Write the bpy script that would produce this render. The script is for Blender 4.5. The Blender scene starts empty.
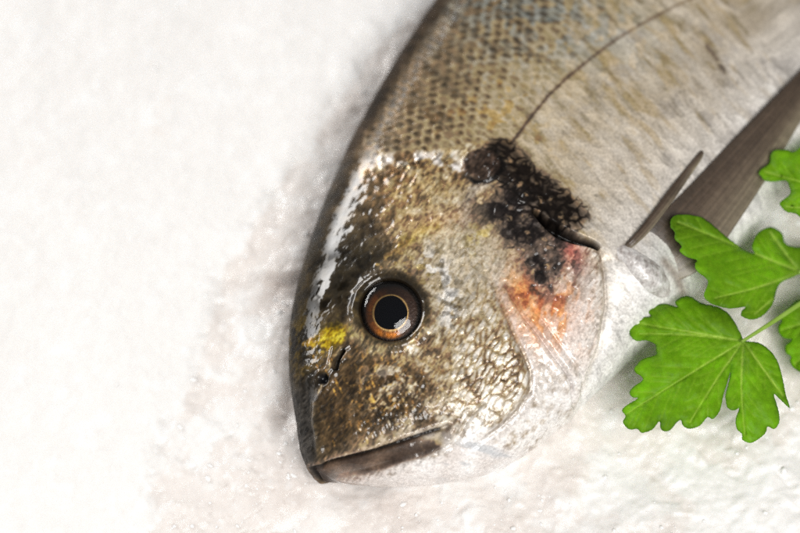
import bpy, math, random
import numpy as np
from mathutils import Vector
from mathutils.geometry import delaunay_2d_cdt
R = math.radians
F = np.float32
CM = 0.01                                    # everything below is thought out in centimetres
sc = bpy.context.scene
COL = sc.collection

# ------------------------------------------------------------------ camera (cm)
TILT, DIST, WIDE = R(25), 50.0, 20.0
K = 800 / WIDE
TG = np.array([0, 0, 1.5])
FW = np.array([0, math.sin(TILT), -math.cos(TILT)])
UP = np.array([0, math.cos(TILT), math.sin(TILT)])
CAM = TG - DIST * FW

def project(P):
    v = P - CAM
    d = v @ FW
    return 400 + v[..., 0] / d * DIST * K, 266.5 - (v @ UP) / d * DIST * K

def at(px, py, z):                           # photograph point -> world point at height z
    px, py, z = np.broadcast_arrays(np.asarray(px, float), np.asarray(py, float), np.asarray(z, float))
    d = FW + ((px - 400) / K / DIST)[..., None] * np.array([1., 0, 0]) + ((266.5 - py) / K / DIST)[..., None] * UP
    return CAM + d * ((z - CAM[2]) / d[..., 2])[..., None]

# ------------------------------------------------------------------ numpy helpers
def hsh(ix, iy, iz, seed):
    h = (ix.astype(np.uint32) * np.uint32(374761393) + iy.astype(np.uint32) * np.uint32(668265263)
         + iz.astype(np.uint32) * np.uint32(2147483647 // 3) + np.uint32(seed * 974711 + 77))
    h = (h ^ (h >> np.uint32(13))) * np.uint32(1274126177)
    h = (h ^ (h >> np.uint32(16))) * np.uint32(2246822519)
    h = h ^ (h >> np.uint32(15))
    return (h & np.uint32(0xFFFFFF)).astype(F) / F(0xFFFFFF)

def noise(p, scale, seed=0):
    q = (p / scale + 500).astype(F)
    i = np.floor(q).astype(np.int64); f = q - i
    f = f * f * (3 - 2 * f)
    out = 0
    n3 = p.shape[1] == 3
    for dx in (0, 1):
        wx = f[:, 0] if dx else 1 - f[:, 0]
        for dy in (0, 1):
            wy = f[:, 1] if dy else 1 - f[:, 1]
            for dz in ((0, 1) if n3 else (0,)):
                wz = (f[:, 2] if dz else 1 - f[:, 2]) if n3 else 1
                iz = i[:, 2] + dz if n3 else i[:, 0] * 0
                out = out + wx * wy * wz * hsh(i[:, 0] + dx, i[:, 1] + dy, iz, seed)
    return out                                # 0..1

def fbm(p, scale, octv=4, seed=0, gain=.5):
    s = 0; a = 1; t = 0
    for k in range(octv):
        s = s + a * noise(p, scale / 2 ** k, seed + k * 11); t += a; a *= gain
    return s / t

def voro(p, scale, seed=0):                  # 2D cells: F1, F2, random value of the cell
    q = p / scale + 500
    i = np.floor(q).astype(np.int64)
    f1 = np.full(len(p), 9., F); f2 = f1.copy(); cid = np.zeros(len(p), F)
    z = i[:, 0] * 0
    for dx in (-1, 0, 1):
        for dy in (-1, 0, 1):
            a, b = i[:, 0] + dx, i[:, 1] + dy
            d = np.hypot(a + hsh(a, b, z, seed) - q[:, 0], b + hsh(a, b, z, seed + 5) - q[:, 1]).astype(F)
            c = hsh(a, b, z, seed + 9)
            m = d < f1
            f2 = np.where(m, f1, np.minimum(f2, d)); cid = np.where(m, c, cid); f1 = np.where(m, d, f1)
    return f1, f2, cid

def ss(a, b, x):
    t = np.clip((x - a) / (b - a), 0, 1)
    return t * t * (3 - 2 * t)

def pdist(X, Y, pts, closed=False):          # distance to a polyline
    pts = [tuple(map(float, p)) for p in pts]
    if closed: pts = pts + pts[:1]
    best = np.full(X.shape, 1e9, F)
    for (ax, ay), (bx, by) in zip(pts[:-1], pts[1:]):
        dx, dy = bx - ax, by - ay
        t = np.clip(((X - ax) * dx + (Y - ay) * dy) / (dx * dx + dy * dy + 1e-9), 0, 1)
        best = np.minimum(best, (X - ax - t * dx) ** 2 + (Y - ay - t * dy) ** 2)
    return np.sqrt(best)

def inside(X, Y, pts):
    r = np.zeros(X.shape, bool)
    n = len(pts)
    for k in range(n):
        (ax, ay), (bx, by) = pts[k], pts[(k + 1) % n]
        if ay == by: continue
        c = ((ay > Y) != (by > Y)) & (X < (bx - ax) * (Y - ay) / (by - ay) + ax)
        r ^= c
    return r

def sdf(X, Y, pts):                          # positive inside
    d = pdist(X, Y, pts, True)
    return np.where(inside(X, Y, pts), d, -d)

def spline(t, y, tq):                        # natural cubic, y may have columns
    t = np.asarray(t, float); y = np.asarray(y, float)
    n = len(t); h = np.diff(t)
    A = np.zeros((n, n)); b = np.zeros((n,) + y.shape[1:])
    A[0, 0] = A[-1, -1] = 1
    for k in range(1, n - 1):
        A[k, k - 1] = h[k - 1]; A[k, k] = 2 * (h[k - 1] + h[k]); A[k, k + 1] = h[k]
        b[k] = 6 * ((y[k + 1] - y[k]) / h[k] - (y[k] - y[k - 1]) / h[k - 1])
    m = np.linalg.solve(A, b)
    k = np.clip(np.searchsorted(t, tq) - 1, 0, n - 2)
    u = tq - t[k]; hk = h[k]
    if y.ndim > 1: u = u[:, None]; hk = hk[:, None]
    return y[k] + u * ((y[k + 1] - y[k]) / hk - hk * (2 * m[k] + m[k + 1]) / 6) + u * u * m[k] / 2 + u ** 3 * (m[k + 1] - m[k]) / (6 * hk)

def smooth_poly(pts, per=5, closed=True):    # Catmull-Rom through the points
    pts = [np.array(p, float) for p in pts]; n = len(pts); out = []
    for k in range(n if closed else n - 1):
        if closed: p0, p1, p2, p3 = (pts[(k + j - 1) % n] for j in range(4))
        else: p0, p1, p2, p3 = (pts[min(max(k + j - 1, 0), n - 1)] for j in range(4))
        for j in range(per):
            t = j / per
            out.append(.5 * (2 * p1 + (p2 - p0) * t + (2 * p0 - 5 * p1 + 4 * p2 - p3) * t * t + (3 * p1 - p0 - 3 * p2 + p3) * t ** 3))
    if not closed: out.append(pts[-1])
    return np.array(out)

def lin(c):
    c = np.asarray(c, float) / 255
    return np.where(c <= .04045, c / 12.92, ((c + .055) / 1.055) ** 2.4)

# ------------------------------------------------------------------ Blender helpers
def mesh_np(name, verts, faces, mat, parent=None, attrs=None, loc=None, smooth=True):
    """verts in cm (world); faces: (n,4) or (n,3) int array or list of arrays"""
    if not isinstance(faces, (list, tuple)): faces = [faces]
    faces = [np.asarray(f, np.int32) for f in faces if len(f)]
    me = bpy.data.meshes.new(name)
    o = bpy.data.objects.new(name, me); COL.objects.link(o)
    org = np.array(loc if loc is not None else (0, 0, 0), float)
    v = ((verts - org) * CM).astype(F)
    me.vertices.add(len(v)); me.vertices.foreach_set('co', v.ravel())
    nl = sum(f.size for f in faces); npoly = sum(len(f) for f in faces)
    me.loops.add(nl); me.loops.foreach_set('vertex_index', np.concatenate([f.ravel() for f in faces]))
    me.polygons.add(npoly)
    tot = np.concatenate([np.full(len(f), f.shape[1], np.int32) for f in faces])
    me.polygons.foreach_set('loop_start', np.concatenate([[0], np.cumsum(tot)[:-1]]).astype(np.int32))
    me.polygons.foreach_set('loop_total', tot)
    me.polygons.foreach_set('use_smooth', np.full(npoly, smooth))
    me.update(calc_edges=True)
    for k, a in (attrs or {}).items():
        a = np.asarray(a, F)
        if a.ndim == 2:
            at_ = me.attributes.new(k, 'FLOAT_COLOR', 'POINT')
            at_.data.foreach_set('color', np.column_stack([a, np.ones(len(a), F)]).astype(F).ravel())
        else:
            at_ = me.attributes.new(k, 'FLOAT', 'POINT'); at_.data.foreach_set('value', a)
    me.materials.append(mat)
    o.location = org * CM
    if parent is not None:
        o.parent = parent
        o.location = (org - np.array(parent['_org'])) * CM
    o['_org'] = [float(x) for x in org]
    return o

def empty(name, loc):
    o = bpy.data.objects.new(name, None); COL.objects.link(o)
    o.empty_display_size = .01
    o.location = np.array(loc, float) * CM; o['_org'] = [float(x) for x in loc]
    return o

def tag(o, label=None, cat=None, group=None, kind=None):
    for k, v in (('label', label), ('category', cat), ('group', group), ('kind', kind)):
        if v: o[k] = v
    return o

def grid_faces(n, m, wrap=False):
    i = np.arange(n - 1)[:, None]; j = np.arange(m if wrap else m - 1)[None]
    j2 = (j + 1) % m
    return np.stack([i * m + j, i * m + j2, (i + 1) * m + j2, (i + 1) * m + j], -1).reshape(-1, 4)

class Mat:
    def __init__(s, name):
        s.m = bpy.data.materials.new(name); s.m.use_nodes = True
        s.t = s.m.node_tree; s.t.nodes.clear()
        s.out = s.n('ShaderNodeOutputMaterial'); s.b = s.n('ShaderNodeBsdfPrincipled')
        s.l(s.b.outputs[0], s.out.inputs[0])
    def n(s, typ, **kw):
        x = s.t.nodes.new(typ)
        for k, v in kw.items():
            if hasattr(x, k): setattr(x, k, v)
            else: x.inputs[k.replace('_', ' ')].default_value = v
        return x
    def l(s, a, b): s.t.links.new(a, b)
    def set(s, **kw):
        for k, v in kw.items(): s.b.inputs[k.replace('_', ' ')].default_value = v
        return s
    def attr(s, name): return s.n('ShaderNodeAttribute', attribute_name=name)
    def noise(s, scale, detail=4, rough=.6):
        tc = s.n('ShaderNodeTexCoord'); x = s.n('ShaderNodeTexNoise')
        x.inputs['Scale'].default_value = scale; x.inputs['Detail'].default_value = detail; x.inputs['Roughness'].default_value = rough
        s.l(tc.outputs['Object'], x.inputs['Vector']); return x
    def bump(s, h, dist, strength=1.):
        b = s.n('ShaderNodeBump'); b.inputs['Distance'].default_value = dist; b.inputs['Strength'].default_value = strength
        s.l(h, b.inputs['Height']); return b
    def mul_noise(s, colour, scale, lo, hi):  # base colour x a fine grain
        n = s.noise(scale, 5, .7); mr = s.n('ShaderNodeMapRange')
        mr.inputs['From Min'].default_value = .3; mr.inputs['From Max'].default_value = .7
        mr.inputs['To Min'].default_value = lo; mr.inputs['To Max'].default_value = hi
        s.l(n.outputs['Fac'], mr.inputs['Value'])
        v = s.n('ShaderNodeVectorMath', operation='SCALE')
        s.l(colour, v.inputs[0]); s.l(mr.outputs[0], v.inputs['Scale']); return v.outputs[0]

# ================================================================== THE FISH
M = 1.3                                       # height of its mid plane above the ice
DV = [((316, 469.5), (316.5, 470)), ((306.5, 458.5), (329, 478)), ((300, 438), (348, 482)), ((294, 395), (400, 483)), ((291.5, 350), (452, 478)),
      ((297, 300), (495, 467)), ((309, 250), (532, 445)), ((325, 205), (566, 418)), ((345, 160), (600, 388)),
      ((369, 114), (636, 352)), ((399, 62), (673, 314)), ((438, 4), (712, 275)), ((488, -62), (762, 222)),
      ((552, -130), (826, 156)), ((640, -205), (905, 75)), ((780, -300), (1010, -60)), ((930, -390), (1085, -235)),
      ((1060, -480), (1130, -400)), ((1130, -560), (1190, -500))]
DV = np.array(DV, float)
dk = at(DV[:, 0, 0], DV[:, 0, 1], M)[:, :2]; vk = at(DV[:, 1, 0], DV[:, 1, 1], M)[:, :2]
mid = (dk + vk) / 2
sk = np.concatenate([[0], np.cumsum(np.maximum(np.hypot(*np.diff(mid, axis=0).T), .4 * (np.hypot(*np.diff(dk, axis=0).T) + np.hypot(*np.diff(vk, axis=0).T))))])
s_vis = sk[13]
NS1, NS2 = 860, 60
ss_ = np.concatenate([s_vis * np.linspace(0, 1, NS1) ** 1.12, s_vis + (sk[-1] - s_vis) * np.linspace(0, 1, NS2 + 1)[1:]])
NS = len(ss_)
Dp = spline(sk, dk, ss_); Vp = spline(sk, vk, ss_)
Hk_s = np.array([0, .12, .4, .9, 1.7, 3, 5, 8, 12, 16, 21, 26, 30, sk[-1]])
Hk_h = np.array([.02, .42, .75, 1.02, 1.3, 1.6, 1.85, 2.05, 2.15, 2.1, 1.75, 1.15, .6, .05])
Hs = spline(np.sqrt(Hk_s), Hk_h, np.sqrt(ss_)).clip(.01)
NT, NB = 600, 56
th = np.concatenate([np.linspace(0, math.pi, NT), math.pi + math.pi * np.arange(1, NB + 1) / (NB + 1)])
NTH = len(th)
def ring(th):                                 # dorsal edge at 0, flank on top, belly edge at pi
    c, s = np.cos(th), np.sin(th)
    half = (Dp - Vp)[:, None, :] / 2; m = ((Dp + Vp) / 2)[:, None, :]
    xy = m + half * c[None, :, None]
    z = M + Hs[:, None] * (np.sign(s) * np.abs(s) ** .72)[None]
    return np.concatenate([xy, z[..., None]], -1)
G = ring(th)                                  # NS x NTH x 3
G[..., 2] = np.where(G[..., 2] < M, M + (G[..., 2] - M) * .85, G[..., 2])
gu = np.gradient(G, axis=0)
gp = np.concatenate([G[:, -1:], G, G[:, :1]], 1); gv = (gp[:, 2:] - gp[:, :-2])
N = np.cross(gv, gu); N /= np.linalg.norm(N, axis=-1, keepdims=True) + 1e-12
if N[NS1 // 2, NT // 2, 2] < 0: N = -N
N[:3] = N[3]
# flank chart: both sides of the fish share the markings of the upper flank
Gt = ring(np.where(th > math.pi, 2 * math.pi - th, th))
cx, cy = project(Gt)
X = cx.ravel().astype(F); Y = cy.ravel().astype(F)
P = G.reshape(-1, 3); Nn = N.reshape(-1, 3)
P40 = (P * K).astype(F)
S = np.repeat(ss_, NTH).astype(F); TH = np.tile(np.where(th > math.pi, 2 * math.pi - th, th), NS).astype(F)
arc = np.cumsum(np.linalg.norm(np.diff(Gt, axis=1, prepend=Gt[:, :1]), axis=-1)[:, :NT], axis=1)
T = np.empty((NS, NTH)); T[:, :NT] = arc / arc[:, -1:]
T[:, NT:] = np.array([np.interp(2 * math.pi - th[NT:], th[:NT], T[k, :NT]) for k in range(NS)])
T = T.ravel().astype(F)                       # 0 back .. 1 belly
top_idx = (np.arange(NS)[:, None] * NTH + np.arange(0, NT)[None]).ravel()
top_idx = top_idx[(Nn[top_idx] @ -FW) > .02]

def on_fish(px, py):
    k = top_idx[np.argmin((X[top_idx] - px) ** 2 + (Y[top_idx] - py) ** 2)]
    return P[k], Nn[k]

def blob(cx, cy, rx, ry, rot=0):
    a = R(rot); dx, dy = X - cx, Y - cy
    u = dx * math.cos(a) + dy * math.sin(a); v = -dx * math.sin(a) + dy * math.cos(a)
    return np.exp(-.5 * ((u / rx) ** 2 + (v / ry) ** 2)).astype(F)

# --- landmarks of the head
NAPE = [(318, 168), (345, 158), (372, 158), (400, 153), (440, 152), (468, 148), (500, 150), (520, 178), (538, 214)]
GILL = [(530, 206), (540, 216), (556, 229), (574, 237), (590, 242), (600, 250), (604, 275), (606, 305), (598, 345), (586, 375), (573, 408), (560, 440)]
HEADP = NAPE[:-1] + GILL + [(540, 500), (440, 540), (300, 540), (230, 420), (240, 220), (290, 150)]
MOUTH = [(300, 478), (314, 467), (327, 463), (350, 457), (378, 450), (400, 442), (415, 437), (432, 431), (447, 427)]
LIP = [(300, 492), (330, 481), (350, 478), (364, 475), (388, 468), (407, 461), (425, 456), (440, 449), (450, 438), (449, 427)]
PREOP = [(470, 255), (486, 275), (494, 290), (503, 312), (512, 335), (522, 355), (528, 372), (528, 390), (516, 410), (496, 428), (470, 448)]
SUBOP = [(505, 285), (513, 300), (524, 318), (536, 333), (549, 351), (562, 368), (570, 380), (572, 404)]
SNOUT = [(352, 350), (340, 362), (330, 385), (316, 404), (315, 425), (320, 450), (324, 466)]
LATERAL = [(512, 143), (520, 132), (532, 116), (550, 94), (570, 75), (595, 55), (618, 38), (645, 22), (675, 6), (715, -12), (780, -45)]
EYE = (391, 311)

n4 = noise(P40, 4.5, 1); n8 = fbm(P40, 9, 3, 2); n20 = fbm(P40, 22, 4, 3); n60 = fbm(P40, 60, 4, 4); n2 = noise(P40, 2.0, 5); nf = .6 * noise(P40, 3.1, 15) + .4 * noise(P40 + 33, 1.7, 16)
XYw = np.column_stack([X + 5 * (n20 - .5), Y + 5 * (n20[::-1] - .5)])
head = sdf(X, Y, HEADP); hd = ss(-7, 7, head + 26 * (n20 - .5) * ss(235, 200, Y) + 8 * (n8 - .5)); bd = 1 - hd
d_eye = np.hypot(X - EYE[0], Y - EYE[1])
d_mouth = pdist(X, Y, MOUTH); d_pre = pdist(X, Y, PREOP); d_sub = pdist(X, Y, SUBOP); d_gill = pdist(X, Y, GILL); d_sn = pdist(X, Y, SNOUT)
JAW = MOUTH + LIP[::-1]
jaw = sdf(X, Y, JAW)
BELOW = LIP[:-1] + [(470, 425), (700, 520), (700, 700), (250, 700), (280, 500)]
below = sdf(X, Y, BELOW)
CHEEK = PREOP + [(440, 440), (447, 427)] + MOUTH[::-1][1:] + [(200, 400), (200, 100), (430, 120)]
cheek = sdf(X, Y, CHEEK)
d_back = pdist(X, Y, smooth_poly(DV[:14, 0], 3, False))   # distance from the back's edge

# --- scales on the body
NR = 33.
n35 = fbm(P40, 34, 3, 6); n35b = fbm(P40 + 90, 30, 3, 7)
ub = S * K + 9 * (n35b - .5) + 4 * (n20 - .5); vb = T * 400 + 9 * (n60 - .5) + 7 * (n35 - .5) + 2.5 * (n8 - .5)
row_f = (vb + .5 * ub) * .9 / 11.0; u_f = (ub - .5 * vb) * .9 / 7.8
hts = np.zeros(len(X), F); best = np.full(len(X), 1e9, F); rim = np.zeros(len(X), F); spot = np.zeros(len(X), F); sid = np.zeros(len(X), F)
r0 = np.floor(row_f).astype(np.int64)
for dr in (-1, 0, 1, 2):
    r = r0 + dr; off = .5 * (r % 2)
    c0 = np.floor(u_f - off).astype(np.int64)
    for dc in (-1, 0, 1):
        uc = c0 + dc + off
        du = u_f - uc; dv = (row_f - r) * 1.0
        d = np.hypot(du * .95, dv * 1.02)
        ins = (d < .86) & (uc < best)
        best = np.where(ins, uc, best)
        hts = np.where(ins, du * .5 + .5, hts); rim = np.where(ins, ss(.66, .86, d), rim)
        spot = np.where(ins, np.exp(-((du - .42) / .34) ** 2 - ((dv + .5 * (n4 - .5)) / .34) ** 2), spot)
        sid = np.where(ins, hsh(c0 + dc, r, r * 0, 3), sid)

# --- relief (cm along the base normal)
H = np.zeros(len(X), F)
scal_amt = bd * ss(0, 18, -head)
back = 1 - ss(.25, .55, T)
H += scal_amt * (hts - .5) * (.045 * back ** 2 + .002) + scal_amt * (n4 - .5) * .006 + bd * (n60 - .5) * .06
# socket
H += -.62 * (1 - ss(26, 32, d_eye)) + .07 * np.exp(-((d_eye - 36) / 4.5) ** 2) - .05 * np.exp(-((d_eye - 48) / 7) ** 2) * ss(0, 1, (X - 340) / 60)
# brow and suborbital hollows
H += .05 * blob(405, 262, 34, 9, -10) - .07 * blob(350, 345, 14, 9) + .05 * blob(420, 235, 26, 8, -30)
# snout: keel between the two faces, nostril and slit
H += .06 * np.exp(-(d_sn / 4.) ** 2) - .10 * np.exp(-(pdist(X, Y, [(307, 395), (306, 420), (310, 435)]) / 9.) ** 2)
H += -.13 * np.exp(-(np.hypot((X - 324.5) * 1.0, (Y - 379.5)) / 4.6) ** 4) + .018 * np.exp(-((np.hypot(X - 324.5, Y - 379.5) - 8.0) / 2.2) ** 2)
H += -.16 * np.exp(-(pdist(X, Y, [(343, 352), (339, 361), (337, 369)]) / 2.0) ** 2) + .04 * np.exp(-(pdist(X, Y, [(334, 350), (331, 366)]) / 2.5) ** 2)
# mouth: groove, lower jaw a step below the upper lip, maxilla
H += -.17 * np.exp(-(d_mouth / 2.6) ** 2) * ss(470, 440, X) * ss(306, 332, X) + .05 * np.exp(-((d_mouth - 6) / 4) ** 2) * (jaw < 0)
H += -.05 * ss(0, 5, jaw) * ss(318, 345, X) - .02 * np.exp(-(pdist(X, Y, LIP) / 4) ** 2)
H += .07 * blob(443, 438, 11, 6, -30) - .05 * np.exp(-(pdist(X, Y, [(437, 452), (452, 444), (462, 430), (470, 416), (482, 404)]) / 2.5) ** 2)
# cheek plate over gill cover, gill cover over body
H += .06 * ss(-3, 3, cheek) * ss(255, 310, Y) - .05 * np.exp(-(d_pre / 3.2) ** 2) * ss(262, 310, Y) + .03 * np.exp(-((d_pre - 8) / 5) ** 2) * (cheek > 0)
H += -.06 * np.exp(-(d_sub / 1.8) ** 2) + .03 * np.exp(-((d_sub - 5) / 3) ** 2) - .03 * np.exp(-(pdist(X, Y, [(p[0] + 11, p[1] - 5) for p in SUBOP]) / 2) ** 2)
gill_open = np.exp(-(pdist(X, Y, [(534, 212), (545, 223), (558, 232), (575, 239), (592, 244), (597, 247)]) / np.interp(X, [532, 545, 560, 575, 590, 600], [1.6, 3.6, 5.2, 4.4, 3.4, 2.4])) ** 3)
gill_low = np.exp(-(pdist(X, Y, [(598, 248), (603, 275), (606, 305), (599, 345), (587, 375)]) / 2.4) ** 2)
H += .09 * ss(-2, 2, head) * ss(150, 240, X + (Y - 200) * .3) * blob(560, 320, 70, 110) - .42 * gill_open - .08 * gill_low * ss(390, 290, Y) - .05 * np.exp(-(pdist(X, Y, [(606, 262), (609, 305), (602, 345), (590, 375)]) / 6) ** 2)
H += .025 * blob(418, 166, 34, 7, 4)
# fin root, lobe beside it
H += .10 * blob(641, 266, 26, 18, 40) - .05 * np.exp(-(pdist(X, Y, [(617, 262), (620, 252), (628, 243)]) / 3) ** 2)
# skin bumps of the head
f1, f2, cid = voro(XYw, 9.5, 2); g1, g2, gid = voro(XYw, 5.0, 8)
vx = np.column_stack([(X * .86 + Y * .5) / 1.0, (-X * .5 + Y * .86) / 2.6]); e1, e2, eid = voro(vx + np.column_stack([5 * (n20 - .5) + 3 * (n8 - .5), 3 * (n35b - .5)]), 5.6, 4)   # cheek scales, long along the plate
h1, h2, hid = voro(np.column_stack([X * .94 - Y * .34, (X * .34 + Y * .94) / 3.6]) + np.column_stack([2.5 * (n8 - .5), 2.5 * (n20 - .5)]), 4.3, 6)
ridge_m = blob(500, 372, 36, 55, -20) * (cheek > -2)
glossy = blob(346, 200, 20, 62, 16) + blob(328, 290, 18, 35); glossy = glossy.clip(0, 1)
sockm = ss(30, 36, d_eye)
bumpy = hd * sockm * (1 - .9 * glossy) * (1 - .7 * ss(0, 20, below)) * (1 - .8 * ss(-2, 2, jaw))
lump = .3 + .7 * blob(405, 195, 60, 40)
H += bumpy * ((n8 - .5) * .07 * lump + (.5 - f1) * .035 * blob(430, 190, 90, 60) + (n4 - .5) * .020 + (.45 - g1) * .010)
H += ridge_m * hd * ((e2 - e1).clip(0, .5) - .2) * .03 * (.3 + 1.4 * n20)
H += hd * (jaw < -2) * blob(400, 400, 45, 40) * ((h2 - h1).clip(0, .4) - .2) * .03
low_f = ss(225, 300, Y)
H += glossy * hd * sockm * ((n20 - .5) * (.03 + .03 * low_f) + (n8 - .5) * (.012 + .014 * low_f))
H += ss(0, 10, below) * (n8 - .5) * .03

# --- skin colour with some highlights and shade painted in, sRGB values
c = np.zeros((len(X), 3), F)
def ramp(t, stops):
    xs = [a for a, _ in stops]; cs = np.array([b for _, b in stops], float)
    return np.stack([np.interp(t, xs, cs[:, k]) for k in range(3)], -1).astype(F)
def mix(col, m):
    global c
    m = np.clip(m, 0, 1).astype(F)[:, None]; c = c * (1 - m) + np.array(col, F) * m
def mixc(cols, m):
    global c
    m = np.clip(m, 0, 1).astype(F)[:, None]; c = c * (1 - m) + cols * m
tb = (T + .05 * (n60 - .5)).clip(0, 1)
body = ramp(tb, [(0, (48, 39, 31)), (.05, (80, 66, 50)), (.12, (112, 98, 78)), (.25, (148, 134, 110)), (.4, (174, 158, 131)),
                 (.52, (186, 170, 145)), (.66, (192, 180, 163)), (.8, (212, 206, 199)), (1, (244, 243, 242))])
c = body.copy()
c *= (1 + .22 * (n20 - .5) + .14 * (sid - .5))[:, None]
mix((132, 146, 154), .7 * blob(520, 8, 85, 30, 15) * (n8 > .48))
mix((196, 200, 200), .6 * blob(470, 55, 60, 30, 30) * ss(.52, .66, n8))
mixc(c * (.66 + .5 * hts)[:, None], (1 - .75 * ss(.33, .6, T)))  # scale shading painted in: dark at each base, light at the edge
mix((50, 40, 27), .8 * spot * (1 - ss(.3, .5, T)) * ss(.22, .6, n20 * .5 + n8 * .35 + .4 * (sid - .5) + .12))
mix((220, 210, 190), .15 * rim * back * ss(.4, .6, n8))
mix((92, 76, 54), .55 * back * ss(.55, .7, n8) * (1 - ss(.2, .42, T)))
mix((226, 220, 208), .6 * rim * ss(.45, .6, n4) * blob(352, 135, 22, 30, 25))  # highlights on the scale edges near the back, painted into the colour
mix((178, 130, 60), .45 * blob(505, 105, 40, 45) * ss(.6, .72, n8))
stre = fbm(np.column_stack([S * K, T * 420 * .35]).astype(F), 9, 3, 21)
mix((160, 138, 105), .5 * ss(.52, .7, stre) * (1 - back) * (1 - ss(.62, .9, T)))
mix((126, 122, 120), .5 * ss(.52, .68, n20) * blob(690, 80, 110, 70)); mix((150, 136, 116), .5 * ss(.5, .62, n60) * blob(740, 40, 90, 60))
mix((228, 222, 214), .22 * ss(.45, .7, stre[::-1]) * (1 - back))
d_lat = pdist(X, Y, LATERAL)
mix((74, 60, 54), .8 * np.exp(-((d_lat + 2.2 * (nf - .5)) / (1.1 + 1.3 * n4)) ** 2) * bd * (.55 + .45 * ss(20, 110, Y)))
mix((80, 72, 66), .55 * np.exp(-(pdist(X, Y, [(698, 38), (712, 52), (722, 68), (732, 86), (740, 78)]) / 3) ** 2) * ss(.3, .6, n8))
# head
hc = ramp((n8 * .6 + n20 * .4 - .5) * 2.1 + .5, [(0, (74, 58, 42)), (.35, (128, 107, 80)), (.6, (178, 158, 128)), (1, (222, 208, 186))])
hc *= (.86 + .28 * n2)[:, None]
mixc(hc, hd)
mixc(ramp(n8, [(0, (80, 62, 36)), (.5, (140, 114, 76)), (1, (206, 184, 150))]), hd * .7 * blob(400, 195, 60, 40))
mix((206, 195, 176), .78 * hd * blob(464, 278, 38, 56, -15))
mix((128, 108, 82), .45 * hd * (1 - ss(.04, .22, f2 - f1 - .1 * (nf - .5))) * blob(450, 300, 60, 60) * ss(.38, .58, n20))
mix((186, 176, 166), .7 * hd * np.exp(-(pdist(X, Y, [(486, 184), (472, 190), (466, 205), (466, 222)]) / 6) ** 2))
mix((184, 158, 88), .75 * hd * np.exp(-(pdist(X, Y, [(398, 250), (408, 240), (422, 232), (436, 226)]) / 6) ** 2) * (.5 + n4))
mix((190, 150, 120), .5 * hd * blob(440, 222, 26, 8, -15))
mix((232, 224, 220), .85 * ss(.44, .56, n8) * np.exp(-(pdist(X, Y, [(378, 162), (410, 158), (445, 162), (462, 172)]) / 8) ** 2))  # highlight along the nape ridge, painted as whitish flecks
mix((196, 168, 96), .7 * hd * ss(.5, .7, n8) * blob(485, 240, 18, 14))
mix((240, 236, 230), .95 * hd * ss(.46, .56, n8) * np.exp(-(pdist(X, Y, [(432, 262), (446, 280), (452, 300), (450, 320)]) / 11) ** 2))  # silver-white cheek highlight painted into the colour
# muzzle and lower cheek: olive brown with gold strokes
muz = hd * ss(-10, 30, (Y - 352) + .25 * (395 - X)) * ss(30, -25, X - 432 + .35 * (Y - 400))
mixc(ramp(n8 * .5 + n20 * .5, [(.2, (34, 26, 15)), (.5, (66, 50, 29)), (.8, (106, 86, 56))]), muz * .94)
mix((186, 148, 78), muz * .8 * ss(.38, .12, h1) * ss(.5, .85, hid) * ss(.4, .6, n20))
mix((216, 204, 186), muz * .75 * ss(.36, .1, h1) * ss(.2, .05, hid) * ss(.42, .6, n20[::-1]) * ss(360, 400, X))
mix((176, 168, 164), .6 * blob(382, 382, 12, 9) * ss(.42, .6, n8) + .4 * blob(405, 372, 20, 10) * ss(.5, .6, n8))
mix((96, 82, 66), .6 * hd * blob(425, 405, 26, 16, -25) * ss(.4, .6, n20))
mix((206, 192, 168), .75 * (jaw < -3) * blob(404, 392, 30, 26, -20) * ss(.50, .62, n8 * .5 + nf * .5)); mix((196, 160, 92), .55 * (jaw < -3) * blob(380, 395, 30, 28) * ss(.58, .68, fbm(P40 + 70, 3.6, 3, 44)))
# right cheek down to the white throat, plate edges
mix((236, 232, 228), hd * ss(-20, 55, (X - 470) * .45 + (Y - 392)) * ss(.15, .5, n8) * .95)
mixc(ramp((e2 - e1) * 1.6 + .9 * (n8 - .5), [(0, (104, 86, 64)), (.35, (160, 142, 116)), (.7, (212, 202, 186)), (1, (238, 233, 226))]), .8 * ridge_m * hd * (1 - ss(0, 60, (X - 490) * .5 + (Y - 395))))
mix((188, 178, 170), .8 * hd * np.exp(-((d_pre - 5) / 5) ** 2) * (cheek < 2) * ss(270, 300, Y))
mix((96, 84, 72), .45 * np.exp(-((d_pre + 2 * (nf - .5)) / 2.2) ** 2) * hd * ss(275, 320, Y))
mix((86, 66, 58), .8 * np.exp(-(d_sub / 1.5) ** 2) * ss(405, 380, Y))
# gill cover
mixc(ramp(n8, [(.2, (196, 190, 186)), (.6, (226, 222, 220))]), .92 * hd * (cheek < -4) * blob(565, 325, 45, 70))
mix((238, 150, 108), .62 * hd * blob(543, 310, 24, 24, 40) * (cheek < 0))
mix((224, 138, 90), .85 * hd * blob(546, 304, 22, 30, -25) * ss(.46, .6, fbm(np.column_stack([X + .25 * Y, (Y - .3 * X) * .35]).astype(F), 7, 3, 31)) * (d_sub > 3))
mix((226, 136, 84), .75 * blob(521, 293, 9, 12, -20) * hd)
mix((190, 98, 88), .65 * blob(570, 250, 9, 16, -25) * hd)
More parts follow.
